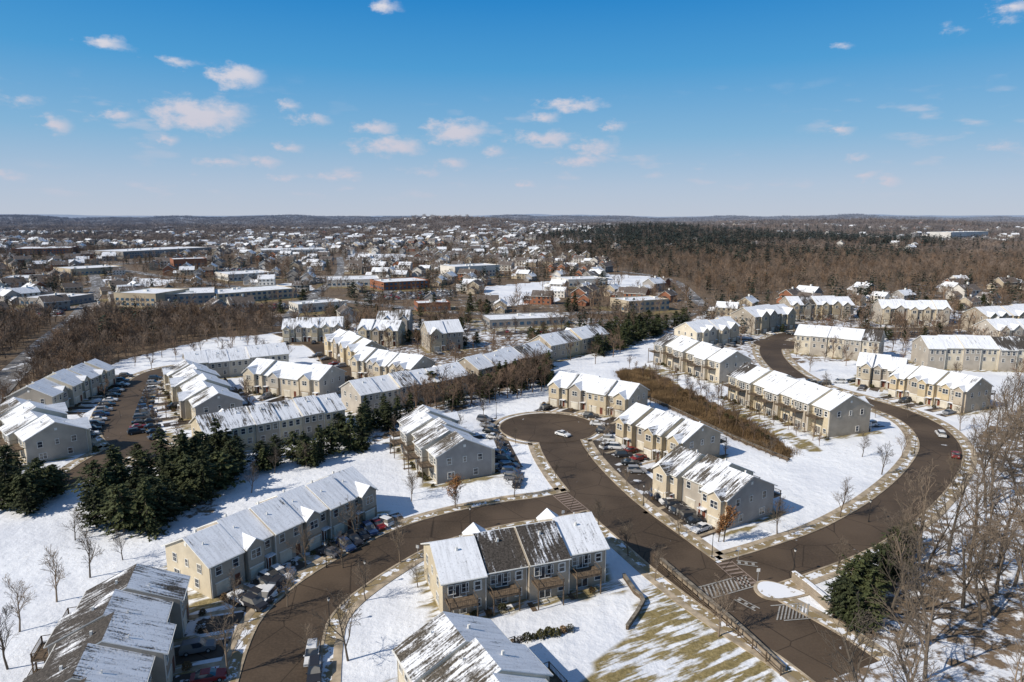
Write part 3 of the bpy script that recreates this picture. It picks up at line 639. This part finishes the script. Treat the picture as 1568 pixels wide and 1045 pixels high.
pn=[(60,745,.8),(35,778,.95),(10,760,.9),(85,750,.7),(5,720,.8),(538,690,1.15),(520,680,.9),(555,690,.8),(470,712,.8),(450,705,.8),(490,700,.8),(405,722,.75),(660,610,1.1),(675,600,.9),(650,600,.8),(210,702,.5),(775,590,1),(665,475,1.1),(735,478,1.2),(720,476,1.2),(745,476,1),(880,476,1.2),(870,478,1),(260,488,1),(430,480,1),(465,465,1.2),(590,505,.9),(1265,540,.5),(845,600,.8),(1010,430,1)]
for u,v,s in pn: tree('pine_tree',u,v,s)
def fillpoly(px,n,kind,s0,s1,mind=3,fp=1,ms=None):
    P=Z(*px); xs_=[p[0] for p in P]; ys_=[p[1] for p in P]; k=0; t=0; got=[]
    while k<n and t<n*60:
        t+=1; x=random.uniform(min(xs_),max(xs_));y=random.uniform(min(ys_),max(ys_))
        if inpoly(np.array([x]),np.array([y]),P)[0] and not infoot(x,y,fp) and not inroads(x,y,pad=1.5) and all((x-a)**2+(y-c)**2>mind**2 for a,c in got):
            got.append((x,y)); tree(kind,0,0,random.uniform(s0,s1),(x,y),ms); k+=1
    return got
fillpoly([(140,812),(215,822),(300,785),(375,722),(360,700),(250,722),(150,765)],40,'pine_tree',.8,1.25,3.2)
fillpoly([(0,790),(60,790),(95,760),(90,730),(0,735)],12,'pine_tree',.7,1.05)
fillpoly([(500,700),(600,660),(640,640),(560,650)],12,'pine_tree',.7,1)
fillpoly([(400,722),(500,715),(500,695),(420,700)],6,'pine_tree',.6,.85)
fillpoly([(690,625),(840,590),(840,572),(740,592),(690,610)],18,'pine_tree',.7,1.05)
fillpoly([(600,650),(690,632),(840,600),(835,570),(650,610)],60,'bare_tree',.85,1.15,3,ms=BM)
fillpoly([(905,552),(1000,520),(1050,500),(1050,484),(900,518)],34,'pine_tree',.85,1.2,4)
fillpoly([(1260,1060),(1350,910),(1400,830),(1370,860),(1290,925),(1225,1040)],28,'pine_tree',.55,.85,2.2)
fillpoly([(1310,1060),(1330,960),(1410,850),(1465,790),(1505,720),(1600,640),(1800,1000),(1800,1200),(1300,1200)],72,'tall_bare_tree',.8,1.15,3.4)
fillpoly([(1500,660),(1600,600),(1660,620),(1560,700)],26,'tall_bare_tree',.6,.85,3)
fillpoly([(0,640),(20,600),(60,575),(140,530),(160,520),(40,560),(-60,620),(-60,680)],34,'bare_tree',.9,1.1,3,ms=BM)
fillpoly([(950,560),(1010,565),(1210,685),(1200,700),(1100,650)],34,'bare_tree',.4,.7,3,ms=BM)
fillpoly([(1000,560),(1100,610),(1260,690),(1280,690),(1060,590)],20,'bare_tree',.35,.55,4,ms=BM)
fillpoly([(430,500),(960,478),(960,545),(860,575),(560,620),(520,560)],120,'bare_tree',.75,1.15,4,ms=BM)
fillpoly([(1060,475),(1600,452),(1600,600),(1200,565),(1060,520)],130,'bare_tree',.7,1.1,4,ms=BM)
fillpoly([(1060,480),(1600,452),(1600,560),(1200,545)],40,'pine_tree',.5,.9,5)
fillpoly([(500,480),(960,478),(960,520),(560,540)],40,'pine_tree',.5,.95,5)
fillpoly([(0,560),(400,515),(520,600),(330,720),(0,720)],70,'bare_tree',.5,.85,4,ms=BM)
fillpoly([(590,640),(770,650),(990,640),(1100,740),(900,700),(640,790)],16,'bare_tree',.5,.7,5)
# ---------------------------------------------------------------- instanced masses
def scatter(name,mesh,pts):
    if not len(pts): return
    n=len(pts); v=np.zeros((n,4,3)); P=np.array(pts) # x,y,z,rot,s
    for k in range(4):
        a=P[:,3]+math.pi/2*k+math.pi/4; r=P[:,4]*math.sqrt(.5)
        v[:,k,0]=P[:,0]+np.cos(a)*r; v[:,k,1]=P[:,1]+np.sin(a)*r; v[:,k,2]=P[:,2]
    me=bpy.data.meshes.new(name); me.from_pydata(v.reshape(-1,3).tolist(),[],[(4*i,4*i+1,4*i+2,4*i+3) for i in range(n)])
    o=obj(name,me); o.instance_type='FACES'; o.use_instance_faces_scale=True; o.instance_faces_scale=1; o.show_instancer_for_render=False; o.show_instancer_for_viewport=False
    c=obj('element',mesh,o)
def samp(n,r0,r1,half=.8):
    r=np.sqrt(np.random.uniform(r0*r0,r1*r1,n)); a=np.random.uniform(-half,half,n); return r*np.sin(a),r*np.cos(a)
def vnoise(x,y,s,ph=0): return np.sin(x/s+ph+1.7*np.sin(y/s*.7))*np.cos(y/s*1.1+ph*2+1.3*np.sin(x/s*.8+2))
roadpts=np.concatenate(RA)
def clear(x,y,pad,footpad=0):
    ok=np.ones(len(x),bool)
    for i in range(0,len(x),2000):
        dx=x[i:i+2000,None]-roadpts[None,:,0]; dy=y[i:i+2000,None]-roadpts[None,:,1]; ok[i:i+2000]&=(dx*dx+dy*dy).min(1)>pad*pad
    for cx,cy,a,hx,hy in FOOT:
        dx=x-cx;dy=y-cy; lx=dx*math.cos(a)+dy*math.sin(a); ly=-dx*math.sin(a)+dy*math.cos(a); ok&=~((abs(lx)<hx+footpad)&(abs(ly)<hy+footpad))
    return ok
def emit(name,meshes,x,y,s0,s1,sink=0.0,rots=None):
    n=len(x); z=hfun(x,y)-sink; rot=np.random.uniform(0,6.28,n) if rots is None else rots; s=np.random.uniform(s0,s1,n); w=np.random.randint(0,len(meshes),n)
    for k,m_ in enumerate(meshes):
        q=w==k; scatter(name,m_,np.stack([x[q],y[q],z[q],rot[q],s[q]],-1))
P=DITCH; xx=np.random.uniform(30,130,2600); yy=np.random.uniform(160,300,2600); k=inpoly(xx,yy,P); xx,yy=xx[k],yy[k]
emit('dry_brush',BR,xx,yy,.8,1.2,.9)
LOTS=[Z((180,476),(450,466),(452,474),(182,484)),Z((560,450),(700,445),(700,455),(560,462)),Z((330,415),(400,412),(410,425),(330,428)),Z((480,428),(570,426),(570,432),(480,434)),Z((1150,478),(1290,470),(1290,476),(1150,486)),Z((760,508),(880,504),(880,510),(760,514)),Z((20,478),(100,476),(100,484),(20,488))]
lot=MB(['drive'])
for i,l in enumerate(LOTS): lot.add([(x,y,float(hfun(x,y))+.05+.004*i) for x,y in l],[tuple(range(len(l)))])
obj('distant_parking_lot',lot.mesh('distant_parking_lot'))
cx_=[];cy_=[]
for l in LOTS:
    X0=min(p[0] for p in l);X1=max(p[0] for p in l);Y0=min(p[1] for p in l);Y1=max(p[1] for p in l)
    gx,gy=np.meshgrid(np.arange(X0,X1,2.9),np.arange(Y0,Y1,8.5)); gx=gx.ravel();gy=gy.ravel(); k=inpoly(gx,gy,l)&(np.random.rand(len(gx))<.45); cx_+=list(gx[k]);cy_+=list(gy[k])
cx_=np.array(cx_);cy_=np.array(cy_); emit('distant_parked_cars',CARS[:8],cx_,cy_,.98,1.02,-.06,np.full(len(cx_),math.pi/2))
def farhouse(wall,roof,seed):
    mb=MB([wall,roof,'trim','glass']); L=13;D=9;e=5.6;r=8.6
    prof=[(-D/2,-2),(D/2,-2),(D/2,e),(0,r),(-D/2,e)]; vs=[(-L/2,y,z) for y,z in prof]+[(L/2,y,z) for y,z in prof]
    mb.add(vs,[(0,1,2,3,4),(9,8,7,6,5),(4,9,5,0),(1,6,7,2)],0)
    for sg in (-1,1): slab(mb,-L/2-.4,L/2+.4,0,r+.15,sg*(D/2+.5),e-.2,.25,1,2)
    mb.box(L/2,L/2+5.5,-3.2,3.2,-2,2.8,0); slab(mb,L/2-.1,L/2+5.9,0,4.8,-3.6,2.7,.2,1,2); slab(mb,L/2-.1,L/2+5.9,0,4.8,3.6,2.7,.2,1,2)
    mb.add([(L/2+5.5,-3.2,2.8),(L/2+5.5,3.2,2.8),(L/2+5.5,0,4.7)],[(0,1,2)],0)
    for sg in (-1,1):
        for x in (-4.5,-1.5,1.5,4.5):
            for z in (1.5,4.2): mb.box(x-.6,x+.6,sg*D/2,sg*(D/2+.06),z-.7,z+.7,3)
    mb.box(-2,-1,-.5,.5,r-1,r+1.2,2); return mb.mesh('distant_house')
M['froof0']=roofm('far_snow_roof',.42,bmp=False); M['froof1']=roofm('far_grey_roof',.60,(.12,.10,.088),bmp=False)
FH=[farhouse(w,rf,i) for i,(w,rf) in enumerate((('whitewall','froof0'),('beigewall','froof1'),('greywall','froof1'),('whitewall','froof1'),('beigewall','froof0'),('redwall','froof1'),('greywall','froof0')))]
hx_,hy_=samp(14000,400,3300)
u_=vnoise(hx_,hy_,230,1)+.5*vnoise(hx_,hy_,90,3); az=np.arctan2(hx_,hy_); rr_=np.hypot(hx_,hy_)
belt=np.exp(-((az-.30)/.26)**2-((rr_-1450)/500)**2)
pr=np.where(rr_<1400,.9,np.where(rr_<2200,.55,.28))*np.where(az>.15,.45,1)*(u_>-.8+.6*(az>.15)+.4*(rr_>1600))
keep=(np.random.rand(len(hx_))<pr)&((belt<.3)|(np.random.rand(len(hx_))<.10))&clear(hx_,hy_,13,6)
for p in WOODS+SNOWF+LOTS: keep&=~inpoly(hx_,hy_,p)
hx_,hy_=hx_[keep],hy_[keep]
cell={}; sel=[]
for i,(x,y) in enumerate(zip(hx_,hy_)):
    k=(int(x//25),int(y//25))
    if k not in cell: cell[k]=1; sel.append(i)
hx_,hy_=hx_[sel],hy_[sel]; emit('distant_houses',FH,hx_,hy_,.8,1.25,0,vnoise(hx_,hy_,400,2)*1.5+np.random.randint(0,2,len(hx_))*math.pi/2)
HO=np.stack([hx_,hy_],-1)
hg={}
for x,y in HO: hg.setdefault((int(x//30),int(y//30)),[]).append((x,y))
def offhouse(x,y,pad):
    ok=np.ones(len(x),bool)
    for i in range(len(x)):
        a,b_=int(x[i]//30),int(y[i]//30)
        for da in (-1,0,1):
            for db in (-1,0,1):
                for (px,py) in hg.get((a+da,b_+db),()):
                    if (px-x[i])**2+(py-y[i])**2<pad*pad: ok[i]=False
    return ok
x,y=samp(22000,360,1250); d=vnoise(x,y,90,5)+.6*vnoise(x,y,40,2); wood=np.zeros(len(x),bool)
for p in WOODS: wood|=inpoly(x,y,p)
rn=np.random.rand(len(x)); k=(wood&(rn<.85))|((d>.5)&(rn<.5))|(rn<.22)
for p in SNOWF+LOTS: k&=~(inpoly(x,y,p)&(rn>.04))
k&=clear(x,y,7,0)&offhouse(x,y,8); emit('woodland_trees',MT,x[k],y[k],.65,1.15)
P=WOODS[0]; xx=np.random.uniform(-420,-100,3000); yy=np.random.uniform(230,420,3000); k=inpoly(xx,yy,P)&clear(xx,yy,8,2); emit('woodland_trees',MT,xx[k],yy[k],.6,.9)
x,y=samp(4200,360,1300); d=vnoise(x,y,110,9); k=((d>.4)|(np.random.rand(len(x))<.3))&clear(x,y,7,1)&offhouse(x,y,9)
for p in SNOWF+LOTS: k&=~inpoly(x,y,p)
emit('distant_evergreens',PF,x[k],y[k],.6,1.15)
x,y=samp(9000,1150,3400); az=np.arctan2(x,y); d=vnoise(x,y,200,4); k=((d>-.05)|(az>.15)|(np.random.rand(len(x))<.4))&offhouse(x,y,15); emit('distant_woodland',CL,x[k],y[k],.65,1.15,1)
x,y=samp(9000,2900,7500); emit('distant_woodland',CL,x,y,1.1,1.9,2)
x,y=samp(26000,850,2400); az=np.arctan2(x,y); r=np.hypot(x,y)
d=1.1*np.exp(-((az-.30)/.24)**4-((r-1500)/480)**2)*(vnoise(x,y,170,3)>-.55); k=(np.random.rand(len(x))<d)&offhouse(x,y,10); emit('distant_evergreens',PF,x[k],y[k],1.0,1.7)
x,y=samp(6000,1100,3600); k=(vnoise(x,y,200,7)>.35)&offhouse(x,y,10); emit('distant_evergreens',PF,x[k],y[k],.8,1.4)
# ---------------------------------------------------------------- shrubs by houses
for cx,cy,a,hx,hy in FOOT[:34]:
    if math.hypot(cx,cy)>280: continue
    for sg in (-1,1):
        k=-hx
        while k<hx:
            if random.random()<.4:
                lx,ly=k,sg*(hy-.9+random.uniform(0,.8)); x=cx+lx*math.cos(a)-ly*math.sin(a); y=cy+lx*math.sin(a)+ly*math.cos(a)
                if not inroads(x,y,pad=1): obj('shrub',random.choice(SH),None,(x,y,0),random.random()*6,random.uniform(.6,1.2))
            k+=2.2
for u,v in [(785+i*11,985-i*2.2+random.uniform(-2,2)) for i in range(9)]+[(1040+i*8,600+i*4.2) for i in range(18)]: 
    p=G(u,v); obj('shrub',random.choice(SH),None,(p.x,p.y,0),random.random()*6,random.uniform(.7,1.1))
# ---------------------------------------------------------------- wall, fence, island, signs, lamps
def fence(px,name='fence',h=1.1,sp=2.4):
    pts=smooth(GP(px),sp); mb=MB(['deck','stone'])
    for i,p in enumerate(pts):
        mb.box(p.x-.09,p.x+.09,p.y-.09,p.y+.09,0,h+.1,0)
        if i: 
            for z in (.35,.7,h): mb.tube((pts[i-1].x,pts[i-1].y,z),(p.x,p.y,z),.05,.05,4,0)
    obj(name,mb.mesh(name))
fence([(1000,862),(1060,915),(1130,975),(1195,1035)],h=1.5)
fence([(955,597),(1030,630),(1120,672),(1205,708)],h=1.3)
def lwall(px,name,h,t,mat,cap='cap'):
    mb=MB([mat,cap]); pts=smooth(GP(px),3); strip(mb,pts,-t/2,t/2,-1.2,h,0); strip(mb,pts,-t/2-.06,t/2+.06,h+.003,h+.12,1); obj(name,mb.mesh(name))
lwall([(1012,862),(1070,912),(1135,968),(1200,1030)],'stone_retaining_wall',.8,.5,'stone')
lwall([(1214,890),(1240,910),(1272,938)],'entrance_sign_wall',1.7,.6,'stone','snow')
lwall([(955,885),(972,910),(985,925),(960,965)],'timber_retaining_wall',.7,.4,'deck')
lwall([(950,594),(1030,627),(1120,670),(1208,706)],'timber_retaining_wall',.6,.5,'deck')
mb=MB(['conc','snow']); c=G(1196,907); d=(G(1240,912)-G(1155,903)); L=d.length/2; a0=math.atan2(d.y,d.x); ring=[]
for k in range(28):
    t=k*2*math.pi/28; lx=L*math.cos(t); ly=2.6*math.sin(t)*(1-.65*math.cos(t)) ; ring.append((c.x+lx*math.cos(a0)-ly*math.sin(a0),c.y+lx*math.sin(a0)+ly*math.cos(a0)))
n=28; mb.add([(x,y,0) for x,y in ring]+[(x,y,.18) for x,y in ring],[tuple(range(n,2*n))]+[(i,(i+1)%n,n+(i+1)%n,n+i) for i in range(n)])
mb.add([(c.x+(x-c.x)*.86,c.y+(y-c.y)*.86,.25) for x,y in ring],[tuple(range(n))],1); obj('traffic_island',mb.mesh('traffic_island'))
lm=MB(['dark','trim']); lm.tube((0,0,0),(0,0,4.2),.08,.05,8,0,True); lm.tube((0,0,0),(0,0,.5),.16,.1,8,0,True); lm.tube((0,0,4.2),(0,0,4.6),.12,.22,8,1,True); lm.tube((0,0,4.6),(0,0,4.85),.28,.03,8,0,True); lme=lm.mesh('street_lamp_mesh')
for u,v in ((985,775),(1090,855),(720,812),(560,900),(1330,800),(1400,695),(760,640),(905,645),(500,870),(1215,880),(160,640),(235,620),(1310,630),(505,960)): p=G(u,v); obj('street_lamp',lme,None,(p.x,p.y,0))
sg=MB(['metal','trim','brick']); sg.tube((0,0,0),(0,0,2.4),.04,.04,6,0,True); sg.box(-.3,.3,-.05,-.02,1.9,2.5,1)
sm=sg.mesh('traffic_sign_mesh')
for u,v in ((1160,892),(862,800),(1130,858),(640,855)): p=G(u,v); obj('traffic_sign',sm,None,(p.x,p.y,0),random.uniform(-.5,.5))
def roadcar(u,v,ang=None,kind=None):
    p=G(u,v); best=min(((RA[i][k],i,k) for i in range(len(RA)) for k in range(0,len(RA[i])-1)),key=lambda t:(t[0][0]-p.x)**2+(t[0][1]-p.y)**2)
    q=RA[best[1]]; k=best[2]; d=q[k+1]-q[k]; a=math.atan2(d[1],d[0])+(ang or 0)
    o=car(p.x,p.y,a,.06); 
    if kind is not None: o.data=CARS[kind]
roadcar(478,1008,0,1); roadcar(862,668,.8,0); roadcar(1463,700,0,6); roadcar(1440,668,0,1); roadcar(420,905,0,3); roadcar(408,920,0,1); roadcar(482,1035,0,3)
for i in range(12): roadcar(742+i*4.5,645+i*9,1.2)
for i in range(8): roadcar(905+i*10,640+i*12,1.3)
for i in range(8): roadcar(1010+i*8,760+i*6,1.4)
for i in range(13): roadcar(192-i*4.5+random.uniform(-1,1),578+i*7.5,1.5)
for i in range(12): roadcar(238-i*2.6,582+i*7.5,1.5)
for i in range(6): roadcar(225+i*3,632+i*8,1.5)
for i in range(6): roadcar(590-i*12,800+i*8,1.3)
for i in range(6): roadcar(430-i*8,885+i*9,1.2)
for i in range(10): roadcar(1240+i*22,588+random.uniform(-3,3),1.4)
for i in range(9): roadcar(560+i*10,508+i*.5,1.4)
for i in range(12): roadcar(1210+i*26,513+random.uniform(-2,2),1.5)
pk=MB(['drive']); 
for l in ([(640,560),(700,565),(705,580),(640,585)],[(735,645),(760,640),(800,715),(775,725)],[(895,680),(925,670),(1075,800),(1040,815)],[(905,640),(950,650),(945,665),(915,665)],[(560,800),(610,785),(625,800),(560,825)],[(370,900),(420,870),(450,900),(385,950)],[(1230,510),(1500,508),(1500,518),(1230,518)],[(160,575),(240,572),(215,640),(150,660)]):
    ps=GP(l); pk.add([(p.x,p.y,.008+.0005*len(pk.f)) for p in ps],[tuple(range(len(ps)))])
obj('parking_lot',pk.mesh('parking_lot'))
# ---------------------------------------------------------------- sun, sky
sd=bpy.data.lights.new('sun','SUN'); sd.energy=4.7; sd.angle=math.radians(.53); sd.color=(1,.92,.80)
so=bpy.data.objects.new('sun',sd); COL.objects.link(so)
ts=Vector((SUN_H.x*math.cos(SUN_EL),SUN_H.y*math.cos(SUN_EL),math.sin(SUN_EL))); so.rotation_euler=ts.to_track_quat('Z','Y').to_euler(); so.location=(0,0,300)
w=bpy.data.worlds.new('World'); scene.world=w; w.use_nodes=True; nt=w.node_tree; bg=nt.nodes['Background']
sky=N(nt,'ShaderNodeTexSky',sky_type='NISHITA'); sky.sun_disc=False; sky.sun_elevation=SUN_EL; sky.sun_rotation=math.atan2(SUN_H.x,SUN_H.y)%(2*math.pi)
sky.air_density=1.0; sky.dust_density=.6; sky.ozone_density=1.0; sky.altitude=60
tc=N(nt,'ShaderNodeTexCoord'); sx=N(nt,'ShaderNodeSeparateXYZ'); nt.links.new(tc.outputs['Generated'],sx.inputs[0])
azn=math_(nt,'ARCTAN2',sx.outputs[0],sx.outputs[1]); eln=math_(nt,'ARCSINE',sx.outputs[2])
cb=N(nt,'ShaderNodeCombineXYZ'); nt.links.new(azn,cb.inputs[0]); nt.links.new(eln,cb.inputs[1])
nz=N(nt,'ShaderNodeTexNoise'); nz.inputs['Scale'].default_value=38; nz.inputs['Detail'].default_value=6; nz.inputs['Roughness'].default_value=.62
mpn=N(nt,'ShaderNodeMapping'); mpn.inputs['Scale'].default_value=(1,1.7,1); nt.links.new(cb.outputs[0],mpn.inputs[0]); nt.links.new(mpn.outputs[0],nz.inputs[0])
nsub=N(nt,'ShaderNodeVectorMath',operation='MULTIPLY_ADD'); nt.links.new(nz.outputs['Color'],nsub.inputs[0]); nsub.inputs[1].default_value=(.04,.02,0); nsub.inputs[2].default_value=(-.02,-.01,0)
av=N(nt,'ShaderNodeVectorMath',operation='ADD'); nt.links.new(cb.outputs[0],av.inputs[0]); nt.links.new(nsub.outputs[0],av.inputs[1])
CLD=[(160,68,38,9,.8),(275,96,34,8,.6),(363,116,42,17,1.1),(305,176,72,26,1.1),(345,172,40,18,.9),(185,176,30,13,.7),(88,192,22,14,.8),(440,162,28,9,.7),(480,184,32,9,.8),(258,214,18,9,.8),(443,227,26,9,.8),(590,8,30,12,.7),
 (575,197,40,12,.8),(600,226,60,16,.95),(700,203,58,20,1.1),(757,232,26,10,.7),(835,212,55,13,.95),(875,162,60,11,.9),(835,180,30,9,.7),(910,226,45,14,.8),(895,246,50,9,.8),(940,195,25,8,.7),(340,250,35,8,.8),(405,249,30,8,.8),(525,271,40,8,.7),(695,252,30,9,.7),(440,272,24,7,.7),(805,282,20,6,.7),
 (1290,200,22,8,.7),(1360,277,24,8,.7),(1310,240,30,8,.5),(1535,226,34,8,.5),(1295,70,16,7,.5),(30,154,34,9,.6),(1555,12,30,16,.7),(650,262,40,7,.5),(1325,267,26,7,.6),(1470,48,20,8,.45),(15,272,28,7,.6)]
acc=None
for (u,v,a,b_,st) in CLD:
    x=(u-784)/F; dd=(v-522.67)/F; D3=Vector((x,CP-dd*SP,-SP-dd*CP)).normalized(); azc=math.atan2(D3.x,D3.y); elc=math.asin(D3.z)
    kx=F/a/1.15; ky=F/b_/1.25
    s=N(nt,'ShaderNodeVectorMath',operation='MULTIPLY_ADD'); nt.links.new(av.outputs[0],s.inputs[0]); s.inputs[1].default_value=(kx,ky,0); s.inputs[2].default_value=(-azc*kx,-elc*ky,0)
    l=N(nt,'ShaderNodeVectorMath',operation='LENGTH'); nt.links.new(s.outputs[0],l.inputs[0])
    f=math_(nt,'MULTIPLY_ADD',l.outputs['Value'],-st,st)
    acc=f if acc is None else math_(nt,'MAXIMUM',acc,f)
dn=math_(nt,'ADD',acc,math_(nt,'MULTIPLY',math_(nt,'SUBTRACT',nz.outputs['Fac'],.5),1.5))
cm=rng(nt,dn,.10,.90)
n5=N(nt,'ShaderNodeTexNoise'); n5.inputs['Scale'].default_value=18; n5.inputs['Detail'].default_value=6; mp5=N(nt,'ShaderNodeMapping'); mp5.inputs['Scale'].default_value=(1,3.2,1); nt.links.new(cb.outputs[0],mp5.inputs[0]); nt.links.new(mp5.outputs[0],n5.inputs[0])
n6=N(nt,'ShaderNodeTexNoise'); n6.inputs['Scale'].default_value=4; n6.inputs['Detail'].default_value=2; nt.links.new(mp5.outputs[0],n6.inputs[0])
low=math_(nt,'MULTIPLY',rng(nt,eln,.01,.05),rng(nt,eln,.10,.19,1,0)); low=math_(nt,'MULTIPLY',low,rng(nt,n6.outputs['Fac'],.40,.6)); thin=math_(nt,'MULTIPLY',rng(nt,n5.outputs['Fac'],.53,.72),math_(nt,'MULTIPLY',low,.6))
cm=math_(nt,'MAXIMUM',cm,thin); cm=math_(nt,'MULTIPLY',cm,.88)
ra=N(nt,'ShaderNodeValToRGB'); nt.links.new(rng(nt,eln,0,.6,0,1,False),ra.inputs[0]); e_=ra.color_ramp.elements
e_[0].position=0; e_[0].color=(.52,.58,.69,1); e_[1].position=1; e_[1].color=(.012,.15,.45,1)
for p_,c_ in ((.07,(.43,.54,.70,1)),(.18,(.22,.45,.69,1)),(.33,(.065,.33,.66,1)),(.47,(.014,.235,.60,1))): k=e_.new(p_); k.color=c_
sc=N(nt,'ShaderNodeVectorMath',operation='SCALE'); nt.links.new(ra.outputs[0],sc.inputs[0]); sc.inputs['Scale'].default_value=10
c1=mixc(nt,rng(nt,eln,.32,.6,.92,.15),sky.outputs[0],sc.outputs[0])
c2=mixc(nt,cm,c1,mixc(nt,rng(nt,eln,.05,.3),(6.2,5.9,6.7),(7.9,7.6,7.9)))
nt.links.new(c2,bg.inputs['Color']); bg.inputs['Strength'].default_value=.10
# ---------------------------------------------------------------- camera
cd=bpy.data.cameras.new('camera'); cd.lens=24; cd.sensor_width=36; cd.clip_end=30000; cd.clip_start=.5
co=bpy.data.objects.new('camera',cd); COL.objects.link(co); co.location=(0,0,H); co.rotation_euler=(math.pi/2-PT,0,0); scene.camera=co
print('objects',len(bpy.data.objects))
